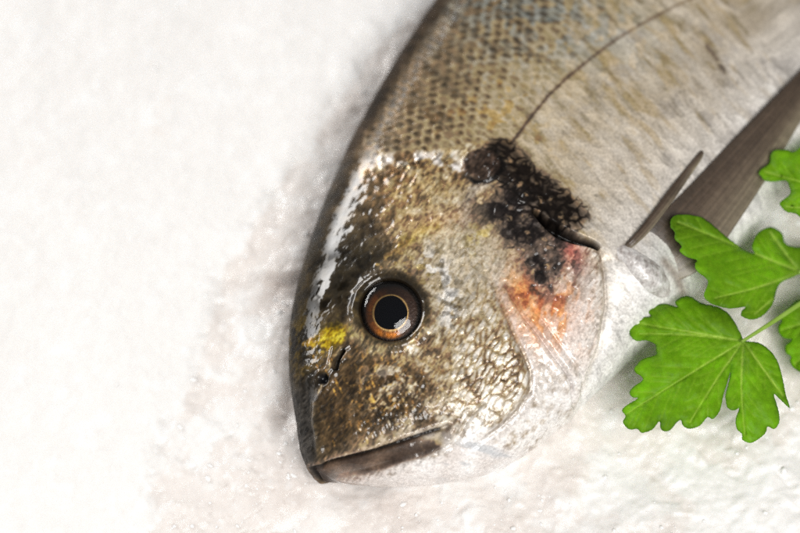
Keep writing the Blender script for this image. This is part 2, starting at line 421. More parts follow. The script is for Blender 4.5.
# black reticulated patch running across nape and gill cover
wp = np.column_stack([X + 13 * (n20 - .5) + 9 * (n8 - .5) + 5 * (n4 - .5), (Y + 13 * (n20[::-1] * 0 + n35b - .5) + 9 * (fbm(P40 + 50, 9, 3, 12) - .5)) * 1.1])
q1, q2, qid = voro(wp, 10.5, 22)
net = 1 - ss(.04, .34, q2 - q1 - .16 * (n8 - .5)); net2 = 1 - ss(.05, .34, g2 - g1)
core = np.exp(-(pdist(X, Y, [(497, 156), (513, 178), (530, 200), (550, 220)]) / 13) ** 2)
wide = np.exp(-(pdist(X, Y, [(504, 158), (533, 184), (560, 203), (574, 216)]) / 17) ** 2)
low = np.exp(-(pdist(X, Y, [(510, 208), (526, 234), (541, 256), (543, 266)]) / 26) ** 2)
pm = np.clip(1.15 * core + .75 * wide, 0, 1); pl = np.clip(low, 0, 1)
mix((78, 65, 54), .72 * ss(.04, .7, pm + .35 * (n20 - .5))); mix((92, 81, 73), .8 * ss(.1, .8, pl + .4 * (n20 - .5)))
ed = q2 - q1 + .34 * (n4 - .5) + .2 * (nf - .5)
mix((26, 20, 17), .92 * ss(.12, .6, pm) * (1 - ss(.0 + .16 * pm, .10 + .5 * pm, ed)))
mix((34, 29, 28), .85 * ss(.15, .8, pl) * (1 - ss(.0 + .12 * pl, .12 + .35 * pl, ed)) * ss(.36, .56, n20 * .5 + n8 * .5))
mix((30, 25, 24), .95 * np.sqrt(pl) * ss(.47, .57, n20 * .55 + n8 * .45)); mix((26, 21, 18), .55 * ss(.45, 1, pm) * ss(.3, .55, n8 * .6 + n20 * .4))
mix((160, 140, 112), .75 * np.maximum(pm, pl) * ss(.5, .8, qid) * (1 - ss(.16, .42, q1)) * ss(.4, .55, nf))
mix((178, 172, 166), .45 * pl * ss(.25, .05, qid) * (1 - ss(.12, .36, q1)))
d_ov = np.hypot((X - 482) / 21, (Y - 165) / 17.5)
mixc(ramp(n8 * .5 + nf * .5, [(.3, (30, 23, 20)), (.7, (84, 68, 58))]), .9 * (1 - ss(.75, 1.05, d_ov + .3 * (n8 - .5))))
mix((16, 13, 12), np.exp(-((d_ov - .98 + .15 * (n8 - .5)) / .10) ** 2) * ss(-.6, .5, (Y - 165) / 18 + (X - 482) / 30 + .6 * (n20 - .5)))
H += (1 - ss(.8, 1.0, d_ov)) * (.07 * (n8 - .5) + .04 * (n4 - .5)) + .03 * (1 - ss(.7, 1.05, d_ov)) - .015 * np.exp(-((d_ov - 1.06) / .08) ** 2)
H += (.028 * wide + .028 * low + .02 * core) * ((.5 - q1) + .8 * (n4 - .5))
mix((12, 9, 8), np.maximum(gill_open, 0) * .98)  # gill opening: its inner shade painted near black
mix((132, 116, 104), .5 * gill_low * ss(330, 260, Y))
# forehead, brow, muzzle edge
mixc(ramp(n8, [(.3, (60, 50, 36)), (.7, (112, 94, 68))]), .75 * hd * glossy)
mixc(ramp(n8, [(.25, (16, 13, 8)), (.75, (50, 41, 22))]), .97 * hd * np.maximum(blob(338, 276, 24, 32, 20), blob(356, 260, 22, 15, -15)) ** .5 * (d_eye > 30))
mixc(ramp(n20, [(.3, (44, 37, 28)), (.7, (92, 76, 56))]), .92 * hd * (1 - ss(6, 22, d_back + 10 * (n20 - .5))))
mixc(ramp(n8, [(.3, (20, 17, 11)), (.7, (64, 54, 34))]), .85 * hd * (1 - ss(14, 34, d_back)) * blob(318, 320, 40, 90))
mixc(ramp(n20, [(.3, (40, 33, 26)), (.7, (76, 62, 48))]), .85 * bd * (1 - ss(2, 13, d_back + 8 * (n20 - .5))))
mix((60, 57, 54), .9 * hd * ss(2, -5, X - np.interp(Y, [385, 404, 425, 450, 470], [318, 312, 312, 317, 322])) * ss(370, 400, Y))
mixc(ramp(nf * .6 + n8 * .4, [(.3, (106, 88, 14)), (.5, (160, 138, 24)), (.7, (204, 184, 70))]), .9 * ss(.22, .75, blob(330, 338, 15, 9, -28) + .5 * (n8 - .5) + .35 * (nf - .5))); mix((150, 120, 22), .6 * blob(308, 345, 10, 16) * ss(.45, .6, n8))
mix((188, 172, 140), .75 * np.exp(-(pdist(X, Y, [(341, 348), (331, 366), (321, 392), (314, 405)]) / 2.0) ** 2) * ss(.35, .6, n4))
mix((110, 98, 78), .6 * np.exp(-(pdist(X, Y, SNOUT[3:]) / 2.5) ** 2))
mix((22, 23, 28), 1.0 * np.exp(-(np.hypot(X - 324.5, Y - 379.5) / 6.2) ** 4)); mix((12, 10, 8), np.exp(-(pdist(X, Y, [(344, 350), (339, 361), (337, 370)]) / 2.4) ** 2))  # hollow shade of nostril and slit painted dark
# ring of the socket
mixc(ramp(n4, [(.2, (46, 38, 22)), (.8, (112, 96, 62))]), .9 * np.exp(-((d_eye - 33) / 6) ** 2))
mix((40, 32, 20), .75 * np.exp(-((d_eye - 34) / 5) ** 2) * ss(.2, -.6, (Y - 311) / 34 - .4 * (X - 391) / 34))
mix((132, 122, 98), .6 * np.exp(-(pdist(X, Y, [(352, 330), (362, 344), (378, 350), (396, 351)]) / 4) ** 2))
mix((196, 168, 116), .7 * ss(.55, .7, n4) * np.exp(-(pdist(X, Y, [(372, 262), (395, 260), (420, 268), (432, 282)]) / 9) ** 2))
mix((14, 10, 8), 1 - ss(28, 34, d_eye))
# lower jaw and throat
mixc(ramp(n20, [(.25, (52, 40, 34)), (.6, (92, 76, 64)), (.85, (132, 114, 98))]), np.where(d_mouth < pdist(X, Y, LIP), .95 * ss(-1, 2, jaw), .95 * ss(-6, 3, jaw + 6 * (n20 - .5))))
mix((168, 148, 130), .5 * np.exp(-((d_mouth - 5) / 2.2) ** 2) * (jaw < 0) * (Y < 468))
mix((196, 172, 128), .6 * blob(438, 437, 12, 7, -25) * ss(.42, .6, n8)); mix((225, 220, 214), .6 * blob(428, 434, 9, 5) + .5 * blob(446, 440, 5, 10))
mix((20, 15, 12), .9 * np.exp(-(d_mouth / 1.7) ** 2) * ss(.1, .2, (447 - X) / 40))
mixc(ramp(n20, [(.2, (206, 196, 190)), (.7, (240, 237, 235))]), .96 * ss(-3, 14, below + 8 * (n20 - .5)))
mix((158, 164, 170), .55 * ss(.5, .68, fbm(np.column_stack([X * .25 + Y * .05, Y * .9 - X * .2]).astype(F), 9, 3, 33)) * ss(4, 16, below))
mix((150, 120, 108), .45 * np.exp(-((below - 4) / 4) ** 2) * ss(430, 330, X))
# fin root
mix((206, 206, 206), .6 * blob(650, 268, 22, 16, -40)); mix((96, 82, 74), .5 * np.exp(-(pdist(X, Y, [(618, 258), (622, 249), (632, 240)]) / 3) ** 2))
mix((120, 104, 96), .6 * np.exp(-(pdist(X, Y, [(664, 262), (676, 276), (682, 292)]) / 5) ** 2))

brow = np.maximum(blob(340, 272, 22, 30, 20), blob(356, 258, 20, 14, -15)) ** .6
nfa = .65 * noise(np.column_stack([(X * .8 + Y * .6) / 1.7, (-X * .6 + Y * .8) / 4.2]).astype(F), 1., 17) + .35 * nf
spk = .7 * hd * sockm * (1 - ss(0, 12, below)) * (1 - .6 * glossy) * (1 - .8 * brow) * (1 - .6 * blob(555, 320, 50, 60)) * (1 - .55 * blob(465, 275, 45, 55)) * (1 - .9 * blob(530, 405, 48, 42)) * (1 - .8 * ss(-6, 3, jaw))
dark = c * F(.42); lite = np.minimum(c * F(1.42) + 14, 246)
mixc(dark, .75 * spk * ss(.54, .72, nfa)); mixc(lite, .7 * spk * ss(.47, .28, nfa))
st2 = fbm(np.column_stack([S * K + 5 * (n20 - .5), T * 400 * .28 + 3 * (n35 - .5)]).astype(F), 5.5, 3, 27)
mixc(c * F(.68), .55 * bd * (1 - .25 * ss(.4, .7, T)) * ss(.52, .72, st2 * .75 + nf * .25)); mixc(np.minimum(c * F(1.14) + 10, 250), .45 * bd * (1 - .5 * ss(.4, .7, T)) * ss(.46, .3, st2 * .75 + nf * .25))
mixc(c * F(.86), .35 * ss(0, 12, below) * ss(.55, .75, nf))

# --- how silvery and how wet
metal = np.zeros(len(X), F); jaw_m = ss(-2, 2, jaw)
metal += .26 * hd * blob(440, 270, 75, 90) * (1 - np.clip(core + low, 0, 1))  + .15 * ridge_m
metal += .5 * blob(415, 165, 45, 14) * hd + .4 * hd * np.exp(-(pdist(X, Y, [(432, 262), (446, 280), (452, 300), (450, 320)]) / 11) ** 2)
metal = (metal * (1 - muz * .5) * (.2 + 1.3 * ss(.4, .7, n4)) + .32 * bd * ss(.04, .2, T)).clip(0, .8) * (1 - ss(0, 10, below) * .5) * ss(24, 34, d_eye) * (1 - ss(-2, 2, jaw)) * (1 - (1 - ss(.9, 1.1, d_ov)))
rough = (.30 + .20 * bd + .25 * hd * (1 - ss(8, 22, d_back)) + .12 * (n8 - .5) - .16 * glossy * hd).clip(.08, .7)
wet = ((.45 + .45 * hd + .4 * glossy - .15 * bd) * (.12 + .88 * ss(10, 24, d_back))).clip(0, 1)

wet = wet * (1 - .85 * ss(238, 262, Y + 16 * (n20 - .5)) * glossy * (1 - np.clip(1.3 * blob(334, 288, 13, 14) + 1.2 * blob(353, 268, 12, 9), 0, 1) * ss(.4, .55, n8)))
wet = wet * (1 - .55 * np.clip(pm + pl, 0, 1)) * (1 - .5 * (1 - ss(.9, 1.1, d_ov)))
wet = wet * (1 - .7 * np.exp(-(np.hypot(X - 324.5, Y - 379.5) / 9) ** 4))
grain = (.55 * (1 - .75 * bd) * (1 - .88 * glossy * hd) * (1 - .5 * jaw_m)).clip(.04, 1)
spec = (.03 + .22 * wet).clip(0, .5)
xc = c / 255; c = np.where(xc < .5, .5 - .5 * (1 - 2 * xc).clip(0, 1) ** .80, .5 + .5 * (2 * xc - 1).clip(0, 1) ** .86) * 255
lc = lin(c.clip(0, 255)).astype(F)
V = P + Nn * H[:, None]
fc = grid_faces(NS, NTH, True)
if True:
    a = V[fc[:, 0]]; e = np.cross(V[fc[:, 1]] - a, V[fc[:, 3]] - a); k = np.arange(len(fc)).reshape(NS - 1, NTH)[NS1 // 2, NT // 2]
    if e[k, 2] < 0: fc = fc[:, ::-1]
caps = [np.arange(NTH)[None], np.arange(NTH)[::-1][None] + (NS - 1) * NTH]

skin = Mat('fish_skin')
ca = skin.attr('pigment')
skin.l(skin.mul_noise(ca.outputs['Color'], 1500, .7, 1.28), skin.b.inputs['Base Color'])
for nm, sock in (('silver', 'Metallic'), ('matt', 'Roughness'), ('wet', 'Coat Weight')):
    skin.l(skin.attr(nm).outputs['Fac'], skin.b.inputs[sock])
skin.set(Coat_Roughness=.07, Coat_IOR=1.5, IOR=1.36)
ga = skin.attr('grain').outputs['Fac']; skin.l(skin.attr('spec').outputs['Fac'], skin.b.inputs['Specular IOR Level'])
fine = skin.noise(1300, 4, .65)
bp = skin.bump(fine.outputs['Fac'], .00022, .8); skin.l(ga, bp.inputs['Strength']); skin.l(bp.outputs[0], skin.b.inputs['Normal'])
fine2 = skin.noise(600, 3, .5)
bp2 = skin.bump(fine2.outputs['Fac'], .00022, .7); skin.l(ga, bp2.inputs['Strength']); skin.l(bp2.outputs[0], skin.b.inputs['Coat Normal'])

fish = empty('sea_bream', (0, 0, 0))
tag(fish, 'raw sea bream with dark forehead and brown eye lying on its side on ice', 'fish')
mesh_np('body', V, [fc] + caps, skin.m, fish, {'pigment': lc, 'silver': metal, 'matt': rough, 'wet': wet, 'grain': grain, 'spec': spec})

# ------------------------------------------------------------------ the eye
ep, en = on_fish(*EYE)
ax = en * .6 + (-FW) * .4; ax /= np.linalg.norm(ax)
e1_ = np.cross([0, 1., 0], ax); e1_ /= np.linalg.norm(e1_); e2_ = np.cross(ax, e1_)
eo = ep - ax * .13
def disc(r0, r1, zf, nr, na=96, sx=1., sy=1., cxy=(0, 0), closed=False):
    rr = np.linspace(r0, r1, nr)[:, None]; aa = np.linspace(0, 2 * math.pi, na, endpoint=False)[None]
    rr = rr * (1 + (.05 * np.cos(aa - R(215)) + .018 * np.cos(3 * aa + 1) + .012 * np.cos(5 * aa)) * (1 - ss(.42, .72, rr)))
    x = cxy[0] + rr * np.cos(aa) * sx; y = cxy[1] + rr * np.sin(aa) * sy
    z = zf(rr + 0 * aa, aa + 0 * rr)
    return eo + x[..., None] * e1_ + y[..., None] * e2_ + z[..., None] * ax, rr + 0 * aa, aa + 0 * rr
def cap_mesh(name, r0, r1, zf, nr, mat, parent, attrs=None, **kw):
    v, rr, aa = disc(r0, r1, zf, nr, **kw); v = eo + (v - eo) * 1.05; m = v.shape[1]
    f = grid_faces(nr, m, True)[:, ::-1]
    fs = [f]
    if r0 < 1e-6: fs = [f[m:], np.stack([np.zeros(m, int), m + np.arange(m), m + (np.arange(m) + 1) % m], -1)]
    at_ = attrs(rr.ravel(), aa.ravel(), v.reshape(-1, 3)) if attrs else None
    return mesh_np(name, v.reshape(-1, 3), fs, mat, parent, at_, loc=eo)
eyem = Mat('eye_white'); eyem.set(Roughness=.35, Base_Color=(.02, .014, .009, 1))
nn_ = eyem.noise(900); bb_ = eyem.bump(nn_.outputs['Fac'], .0002); eyem.l(bb_.outputs[0], eyem.b.inputs['Normal'])
eye = cap_mesh('eye', .0, .80, lambda r, a: -.10 - .25 * ss(.6, .8, r), 12, eyem.m, fish)
irm = Mat('iris'); ia = irm.attr('pigment'); irm.l(irm.mul_noise(ia.outputs['Color'], 1200, .6, 1.4), irm.b.inputs['Base Color'])
irm.set(Roughness=.38, Metallic=.35)
inn = irm.noise(1500); ib = irm.bump(inn.outputs['Fac'], .0002, .6); irm.l(ib.outputs[0], irm.b.inputs['Normal'])
def iris_attr(r, a, v):
    p2 = np.column_stack([np.cos(a) * 30, np.sin(a) * 30, r * 25]).astype(F)
    nz = fbm(p2, 9, 3, 41); col = np.zeros((len(r), 3))
    col[:] = (84, 48, 24)
    def mx(cc, m): col[:] = col * (1 - m[:, None]) + np.array(cc) * m[:, None]
    mx((120, 66, 26), ss(.35, .7, nz) * .7)
    mx((52, 32, 24), ss(.3, -.6, np.cos(a - R(25)) * -1) * .75)                # upper right: darker, duller
    mx((110, 84, 66), .6 * ss(.5, .75, nz) * ss(.2, .8, np.cos(a - R(35))))
    mx((70, 42, 22), .45 * ss(.48, .62, r)); mx((236, 138, 16), 1. * np.exp(-((r - .52) / .08) ** 2) * ss(.72, .96, np.cos(a + R(100))))
    mx((190, 106, 30), .85 * np.exp(-((r - .5) / .1) ** 2) * ss(.2, .9, np.cos(a - R(175))))
    mx((70, 44, 26), .5 * ss(.5, .7, nz[::-1])); mx((240, 196, 120), np.exp(-((r / (1 + .05 * np.cos(a - R(215))) - .405) / .022) ** 2))
    col *= .85
    mx((16, 11, 8), ss(.57, .66, r) * .95)
    mx((190, 158, 96), .8 * np.exp(-((r - .725) / .02) ** 2) * ss(.6, .95, np.cos(a + R(105))))
    return {'pigment': lin(col.clip(0, 255))}
iris = cap_mesh('iris', .384, .78, lambda r, a: .02 - .06 * (r - .4) / .3, 40, irm.m, eye, iris_attr, na=160, sx=.98, sy=1.02)
pum = Mat('pupil'); pum.set(Base_Color=(.0008, .0012, .003, 1), Roughness=.6, Specular_IOR_Level=0)
pn = pum.noise(700); pb = pum.bump(pn.outputs['Fac'], .0002, .5); 
cap_mesh('pupil', 0, .387, lambda r, a: .035 - .12 * r * r, 14, pum.m, eye, sx=.98, sy=1.02)
com = Mat('cornea')
com.t.nodes.remove(com.b)
tr = com.n('ShaderNodeBsdfTransparent'); gl = com.n('ShaderNodeBsdfGlossy'); fr = com.n('ShaderNodeFresnel'); mx_ = com.n('ShaderNodeMixShader')
gl.inputs['Roughness'].default_value = .05; fr.inputs['IOR'].default_value = 1.52
cn = com.noise(300, 2, .5); cb = com.bump(cn.outputs['Fac'], .0006, .3)
com.l(cb.outputs[0], gl.inputs['Normal']); com.l(fr.outputs[0], mx_.inputs[0]); com.l(tr.outputs[0], mx_.inputs[1]); com.l(gl.outputs[0], mx_.inputs[2])
com.l(mx_.outputs[0], com.out.inputs[0])
RC = 1.35
cap_mesh('cornea', 0, .79, lambda r, a: np.sqrt(RC ** 2 - r ** 2) - math.sqrt(RC ** 2 - .70 ** 2) + .0, 30, com.m, eye)

# ------------------------------------------------------------------ pectoral fin
def fin_strip(name, upper, lower, lift, mat, parent, rays, n=120, thick=.035, droop=.0):
    up = smooth_poly(upper, 12, False); lo = smooth_poly(lower, 12, False)
    def res(p, n):
        d = np.concatenate([[0], np.cumsum(np.hypot(*np.diff(p, axis=0).T))]); q = np.linspace(0, d[-1], n)
        return np.column_stack([np.interp(q, d, p[:, k]) for k in range(2)])
    up, lo = res(up, n), res(lo, n)
    m = 150; w = np.linspace(0, 1, m)
    px = up[:, None, :] * (1 - w[None, :, None]) + lo[:, None, :] * w[None, :, None]
    u = np.linspace(0, 1, n)[:, None] + 0 * w[None]; ww = w[None] + 0 * u
    z0 = lift[0] + (lift[1] - lift[0]) * u ** .8 - .35 * np.exp(-u / .06) + (lift[2] * u + lift[3] * (1 - u)) * ww
    wr = ww + .035 * np.sin(ww * 17 + 1) + .02 * np.sin(ww * 37 + u * 2)
    rr = np.abs(((wr * rays + .25 * np.sin(u * 9)) % 1) - .5) * 2
    z = z0 + .004 * rr + .02 * np.sin(u * 14 + ww * 3)
    base = at(px[..., 0], px[..., 1], z0)
    topv = at(px[..., 0], px[..., 1], z)
    topv = base + np.stack([0 * z, 0 * z, z - z0], -1)
    botv = base - np.stack([0 * z, 0 * z, 0 * z + thick], -1)
    nv = n * m; f = grid_faces(n, m); f2_ = f[:, ::-1] + nv
    b = np.concatenate([np.arange(m), np.arange(1, n) * m + m - 1, np.arange(m - 2, -1, -1) + (n - 1) * m, np.arange(n - 2, 0, -1) * m])
    b2 = np.roll(b, -1); side = np.stack([b, b + nv, b2 + nv, b2], -1)
    vv = np.concatenate([topv.reshape(-1, 3), botv.reshape(-1, 3)])
    p2 = np.column_stack([u.ravel() * 14, ww.ravel() * rays * 1.1 + .5 * np.sin(u.ravel() * 5)]).astype(F)
    nz = fbm(p2, 3, 4, 51)
    t = np.clip(.15 + .75 * ww.ravel() + .22 * (nz - .5) - .05 * (1 - rr.ravel()), 0, 1)
    cc = ramp(t, [(0, (74, 60, 48)), (.35, (98, 82, 68)), (.6, (118, 103, 86)), (.85, (146, 134, 112)), (1, (168, 160, 138))])
    skn = np.exp(-(u.ravel() / .05) ** 2)[:, None]; cc = cc * (1 - .8 * skn) + np.array((178, 168, 158)) * .8 * skn
    cc *= (.92 + .13 * (rr.ravel() - .5) + .2 * (nz - .5))[:, None]
    return mesh_np(name, vv, [f, f2_, side], mat, parent, {'pigment': lin(np.concatenate([cc, cc]).clip(0, 255))})
finm = Mat('fin_membrane'); fa = finm.attr('pigment'); finm.l(finm.mul_noise(fa.outputs['Color'], 500, .75, 1.2), finm.b.inputs['Base Color'])
ftl = finm.n('ShaderNodeBsdfTranslucent'); fmx = finm.n('ShaderNodeMixShader'); fmx.inputs[0].default_value = .3
finm.l(fa.outputs['Color'], ftl.inputs['Color']); finm.l(finm.b.outputs[0], fmx.inputs[1]); finm.l(ftl.outputs[0], fmx.inputs[2]); finm.l(fmx.outputs[0], finm.out.inputs[0])
finm.set(Roughness=.4, Coat_Weight=.25, Coat_Roughness=.2)
fnn = finm.noise(700); fb = finm.bump(fnn.outputs['Fac'], .0002, .5); finm.l(fb.outputs[0], finm.b.inputs['Normal'])
zr = on_fish(628, 252)[0][2]
fin = fin_strip('pectoral_fin', [(622, 249), (650, 226), (690, 186), (735, 138), (800, 72), (862, 8), (905, -30)],
          [(664, 285), (690, 275), (712, 258), (742, 216), (775, 165), (815, 100), (880, 20), (908, -26)], (zr + .10, 3.14, -.22, -.6), finm.m, fish, 13)
fin_strip('fin_ray', [(621, 250), (640, 228), (660, 202), (682, 173), (699, 153), (703, 151)], [(625, 253), (647, 234), (667, 209), (686, 182), (701, 160), (704, 153)],
          (zr + .22, 3.16, 0, 0), finm.m, fin, 3, n=60)

# fleshy silver base over the root of the fin
bo, bn = on_fish(644, 272)
bt = on_fish(664, 290)[0] - on_fish(624, 254)[0]; bt /= np.linalg.norm(bt); bn = bn * .7 - FW * .3; bn -= bt * (bn @ bt); bn /= np.linalg.norm(bn); bw = np.cross(bn, bt)
rr_, aa_ = np.meshgrid(np.linspace(0.02, 1, 60), np.linspace(0, 2 * math.pi, 140, endpoint=False), indexing='ij')
lu = rr_ * np.cos(aa_) * .98; lv = rr_ * np.sin(aa_) * (.52 + .12 * np.cos(aa_)); pz = np.column_stack([lu.ravel(), lv.ravel(), 0 * lu.ravel()]).astype(F) * 40
ln1 = fbm(pz, 10, 3, 101).reshape(rr_.shape); ln2 = fbm(pz, 4, 3, 102).reshape(rr_.shape)
lz = .42 * (1 - rr_ ** 2) - .17 + .07 * (ln1 - .5) + .018 * (ln2 - .5)
lobe = bo + lu[..., None] * bt + lv[..., None] * bw + lz[..., None] * bn
lcol = ramp(ln2.ravel() * .5 + ln1.ravel() * .5, [(.25, (150, 142, 138)), (.5, (204, 200, 197)), (.7, (228, 226, 224))])
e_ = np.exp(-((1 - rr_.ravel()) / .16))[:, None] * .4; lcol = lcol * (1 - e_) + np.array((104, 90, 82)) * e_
nl_ = len(lcol); one = np.ones(nl_, F)
mesh_np('fin_base', lobe.reshape(-1, 3), [grid_faces(60, 140, True)[:, ::-1], np.arange(140)[None]], skin.m, fish,
        {'pigment': lin(lcol), 'silver': .15 * one, 'matt': .4 * one, 'wet': .45 * one, 'grain': .3 * one, 'spec': .15 * one})

# ================================================================== PARSLEY
leafm = Mat('parsley_leaf')
la = leafm.attr('pigment'); base_c = leafm.mul_noise(la.outputs['Color'], 420, .82, 1.15)
leafm.l(base_c, leafm.b.inputs['Base Color']); leafm.set(Roughness=.5, IOR=1.38, Specular_IOR_Level=.3)
ln_ = leafm.noise(900, 3); lb = leafm.bump(ln_.outputs['Fac'], .00025, .6); leafm.l(lb.outputs[0], leafm.b.inputs['Normal'])
tl = leafm.n('ShaderNodeBsdfTranslucent'); hs = leafm.n('ShaderNodeHueSaturation'); hs.inputs['Value'].default_value = 1.5; hs.inputs['Hue'].default_value = .49
leafm.l(base_c, hs.inputs['Color']); leafm.l(hs.outputs[0], tl.inputs['Color'])
lmx = leafm.n('ShaderNodeMixShader'); lmx.inputs[0].default_value = .42
leafm.l(leafm.b.outputs[0], lmx.inputs[1]); leafm.l(tl.outputs[0], lmx.inputs[2]); leafm.l(lmx.outputs[0], leafm.out.inputs[0])

sprig = empty('parsley_sprig', at(870, 265, .6))
tag(sprig, 'fresh green sprig of flat leaf parsley lying beside the fish belly', 'parsley')

def leaf(name, outline, base, tips, zc, gx, gy, cxy, step=1.5, seed=0, smooth_n=3, droop=.0014):
    ol = smooth_poly(outline, 8)
    sl = np.concatenate([[0], np.cumsum(np.hypot(*np.diff(ol, axis=0).T))]); tq = np.arange(0, sl[-1], 1.2)
    ol = np.column_stack([np.interp(tq, sl, ol[:, k]) for k in range(2)])
    tg = np.roll(ol, -4, 0) - np.roll(ol, 4, 0); tg /= np.hypot(*tg.T)[:, None] + 1e-9
    on_ = np.column_stack([tg[:, 1], -tg[:, 0]])
    if inside(ol[:1, 0] + on_[:1, 0] * .5, ol[:1, 1] + on_[:1, 1] * .5, [tuple(p) for p in ol])[0]: on_ = -on_
    ol = ol + on_ * (.4 * np.abs(np.sin(math.pi * tq / (10.5 + 2 * np.sin(tq / 19)))) - .15)[:, None]
    rs = np.random.RandomState(seed)
    x0, y0 = ol.min(0); x1, y1 = ol.max(0)
    gx_, gy_ = np.meshgrid(np.arange(x0, x1, step), np.arange(y0, y1, step * .87))
    gx_ = gx_ + (np.arange(gx_.shape[0]) % 2)[:, None] * step / 2
    q = np.column_stack([gx_.ravel(), gy_.ravel()]) + rs.uniform(-.25, .25, (gx_.size, 2))
    poly = [tuple(p) for p in ol]
    keep = sdf(q[:, 0], q[:, 1], poly) > step * .5
    pts = np.concatenate([ol, q[keep]])
    vs, es, fs, *_ = delaunay_2d_cdt([Vector(p) for p in pts], [], [list(range(len(ol)))], 1, 1e-4)
    p = np.array([(v.x, v.y) for v in vs])
    x, y = p[:, 0], p[:, 1]
    edge = np.abs(sdf(x, y, poly))
    # veins: midribs from the base, side veins off them
    mid_d = np.full(len(p), 1e9); side_d = mid_d.copy()
    for tip in tips:
        bend = ((tip[0] + base[0]) / 2 + rs.uniform(-3, 3), (tip[1] + base[1]) / 2 + rs.uniform(-3, 3))
        path = smooth_poly([base, bend, tip], 8, False)
        mid_d = np.minimum(mid_d, pdist(x, y, path))
        dv = np.array(tip, float) - np.array(base, float); L = np.hypot(*dv); dv /= L; nv = np.array([-dv[1], dv[0]])
        for k, t in enumerate(np.arange(.16, .95, 15 / L) + rs.uniform(0, .05)):
            p0 = path[int(t * (len(path) - 1))]
            for sgn in (-1, 1):
                l = L * rs.uniform(.26, .42) * (1.05 - t * .6)
                p1 = p0 + l * .55 * (dv * .78 + sgn * nv * .5); p2 = p0 + l * (dv * .9 + sgn * nv * .62)
                side_d = np.minimum(side_d, pdist(x, y, smooth_poly([p0, p1, p2], 4, False)))
    vein = np.exp(-(mid_d / 1.2) ** 2); svein = np.exp(-(side_d / .8) ** 2)
    netv = fbm(p.astype(F), 3.2, 2, 66 + seed)
    n_ = fbm(p.astype(F), 16, 3, 61 + seed)
    dist_b = np.hypot(x - base[0], y - base[1]); big_z = fbm(p.astype(F), 40, 2, 80 + seed)
    z = zc + gx * (x - cxy[0]) / K + gy * (y - cxy[1]) / K + .10 * (1 - np.exp(-mid_d / 9)) + .04 * (1 - np.exp(-side_d / 3.)) - .05 * vein \
        + .10 * (n_ - .5) + .35 * (big_z - .5) - .15 * np.exp(-edge / 6) * (.2 + 1.2 * big_z) - droop * (dist_b / 10) ** 2.6
    w = at(x, y, z)
    col = np.zeros((len(p), 3)); col[:] = (116, 166, 20)
    big = fbm(p.astype(F), 45, 2, 90 + seed)
    col *= (.72 + .56 * big)[:, None]
    col += ((n_ - .5) * np.array([30, 28, 8])[:, None]).T
    def mx(cc, m): col[:] = col * (1 - m[:, None]) + np.array(cc) * m[:, None]
    mx((98, 146, 20), .5 * ss(.5, .75, n_)); mx((136, 178, 34), .3 * ss(.5, .7, netv))
    mx((192, 214, 108), .9 * vein * (1 - .4 * ss(20, 90, dist_b))); mx((150, 188, 58), .5 * svein * (edge > 2))
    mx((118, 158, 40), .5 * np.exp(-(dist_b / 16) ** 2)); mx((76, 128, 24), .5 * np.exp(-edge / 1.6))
    tri = [f for f in fs if len(f) == 3]
    f = np.array(tri)
    a = w[f[:, 0]]; e = np.cross(w[f[:, 1]] - a, w[f[:, 2]] - a)
    f[e[:, 2] < 0] = f[e[:, 2] < 0][:, ::-1]
    o = mesh_np(name, w, f, leafm.m, sprig, {'pigment': lin(col.clip(0, 255))}, loc=at(base[0], base[1], zc))
    md = o.modifiers.new('Solidify', 'SOLIDIFY'); md.thickness = .00016; md.offset = -1
    return o

def zoomed(pts, ox, oy, s): return [(ox + x / s, oy + y / s) for x, y in pts]
front = zoomed([(425, 178), (412, 150), (385, 105), (350, 80), (300, 68), (265, 48), (238, 52), (222, 66), (228, 80), (195, 71), (160, 77), (142, 92), (150, 108), (115, 112), (92, 130),
     (88, 158), (105, 179), (135, 178), (163, 190), (166, 210), (165, 222), (130, 232), (108, 252), (102, 270), (128, 293), (100, 315), (88, 332), (95, 346), (112, 350), (80, 370), (65, 386),
     (76, 402), (68, 420), (85, 441), (110, 441), (125, 452), (155, 442), (176, 418), (181, 442), (205, 446), (236, 414), (246, 431), (265, 440), (295, 431), (318, 406), (335, 411), (355, 385),
     (365, 340), (376, 305), (388, 262), (389, 252), (384, 290), (374, 330), (372, 350), (377, 376), (395, 386), (412, 380), (402, 410), (405, 440), (421, 456), (421, 472), (445, 482), (470, 470), (490, 452),
     (496, 434), (515, 441), (530, 422), (529, 390), (515, 338), (535, 355), (561, 377), (550, 340), (540, 290), (525, 240), (500, 206), (470, 186), (440, 182)], 600, 280, 2.96)
leaf('leaf', front, (743.5, 341), [(631, 322), (640, 334), (627, 414), (690, 422), (745, 436), (783, 396)], 2.35, -.14, .06, (700, 365), seed=1, droop=.0004)
upper = [(672, 218), (681, 214.6), (699, 216.6), (709, 222), (723, 234), (733, 242), (745, 250), (754, 253), (752, 247), (754, 240), (759, 232), (770, 227), (778, 230), (783, 235), (786, 244),
     (800, 247), (824, 243), (838, 252), (842, 270), (828, 284), (812, 282), (803, 274), (792, 277.5), (782, 282), (777, 289), (772, 305), (762, 316), (751.5, 319.5), (742, 316), (742, 311), (745, 307), (731, 308.5),
     (718, 306), (709, 302), (704, 295), (708, 281), (697, 271), (695, 264), (697, 260), (687, 257), (679.5, 251), (681.5, 246), (675, 239), (675, 232), (671, 227)]
leaf('leaf', upper, (800, 272), [(678, 222), (715, 298), (755, 314), (770, 232), (836, 258)], 2.55, -.58, -.06, (735, 268), seed=2, droop=.0002)
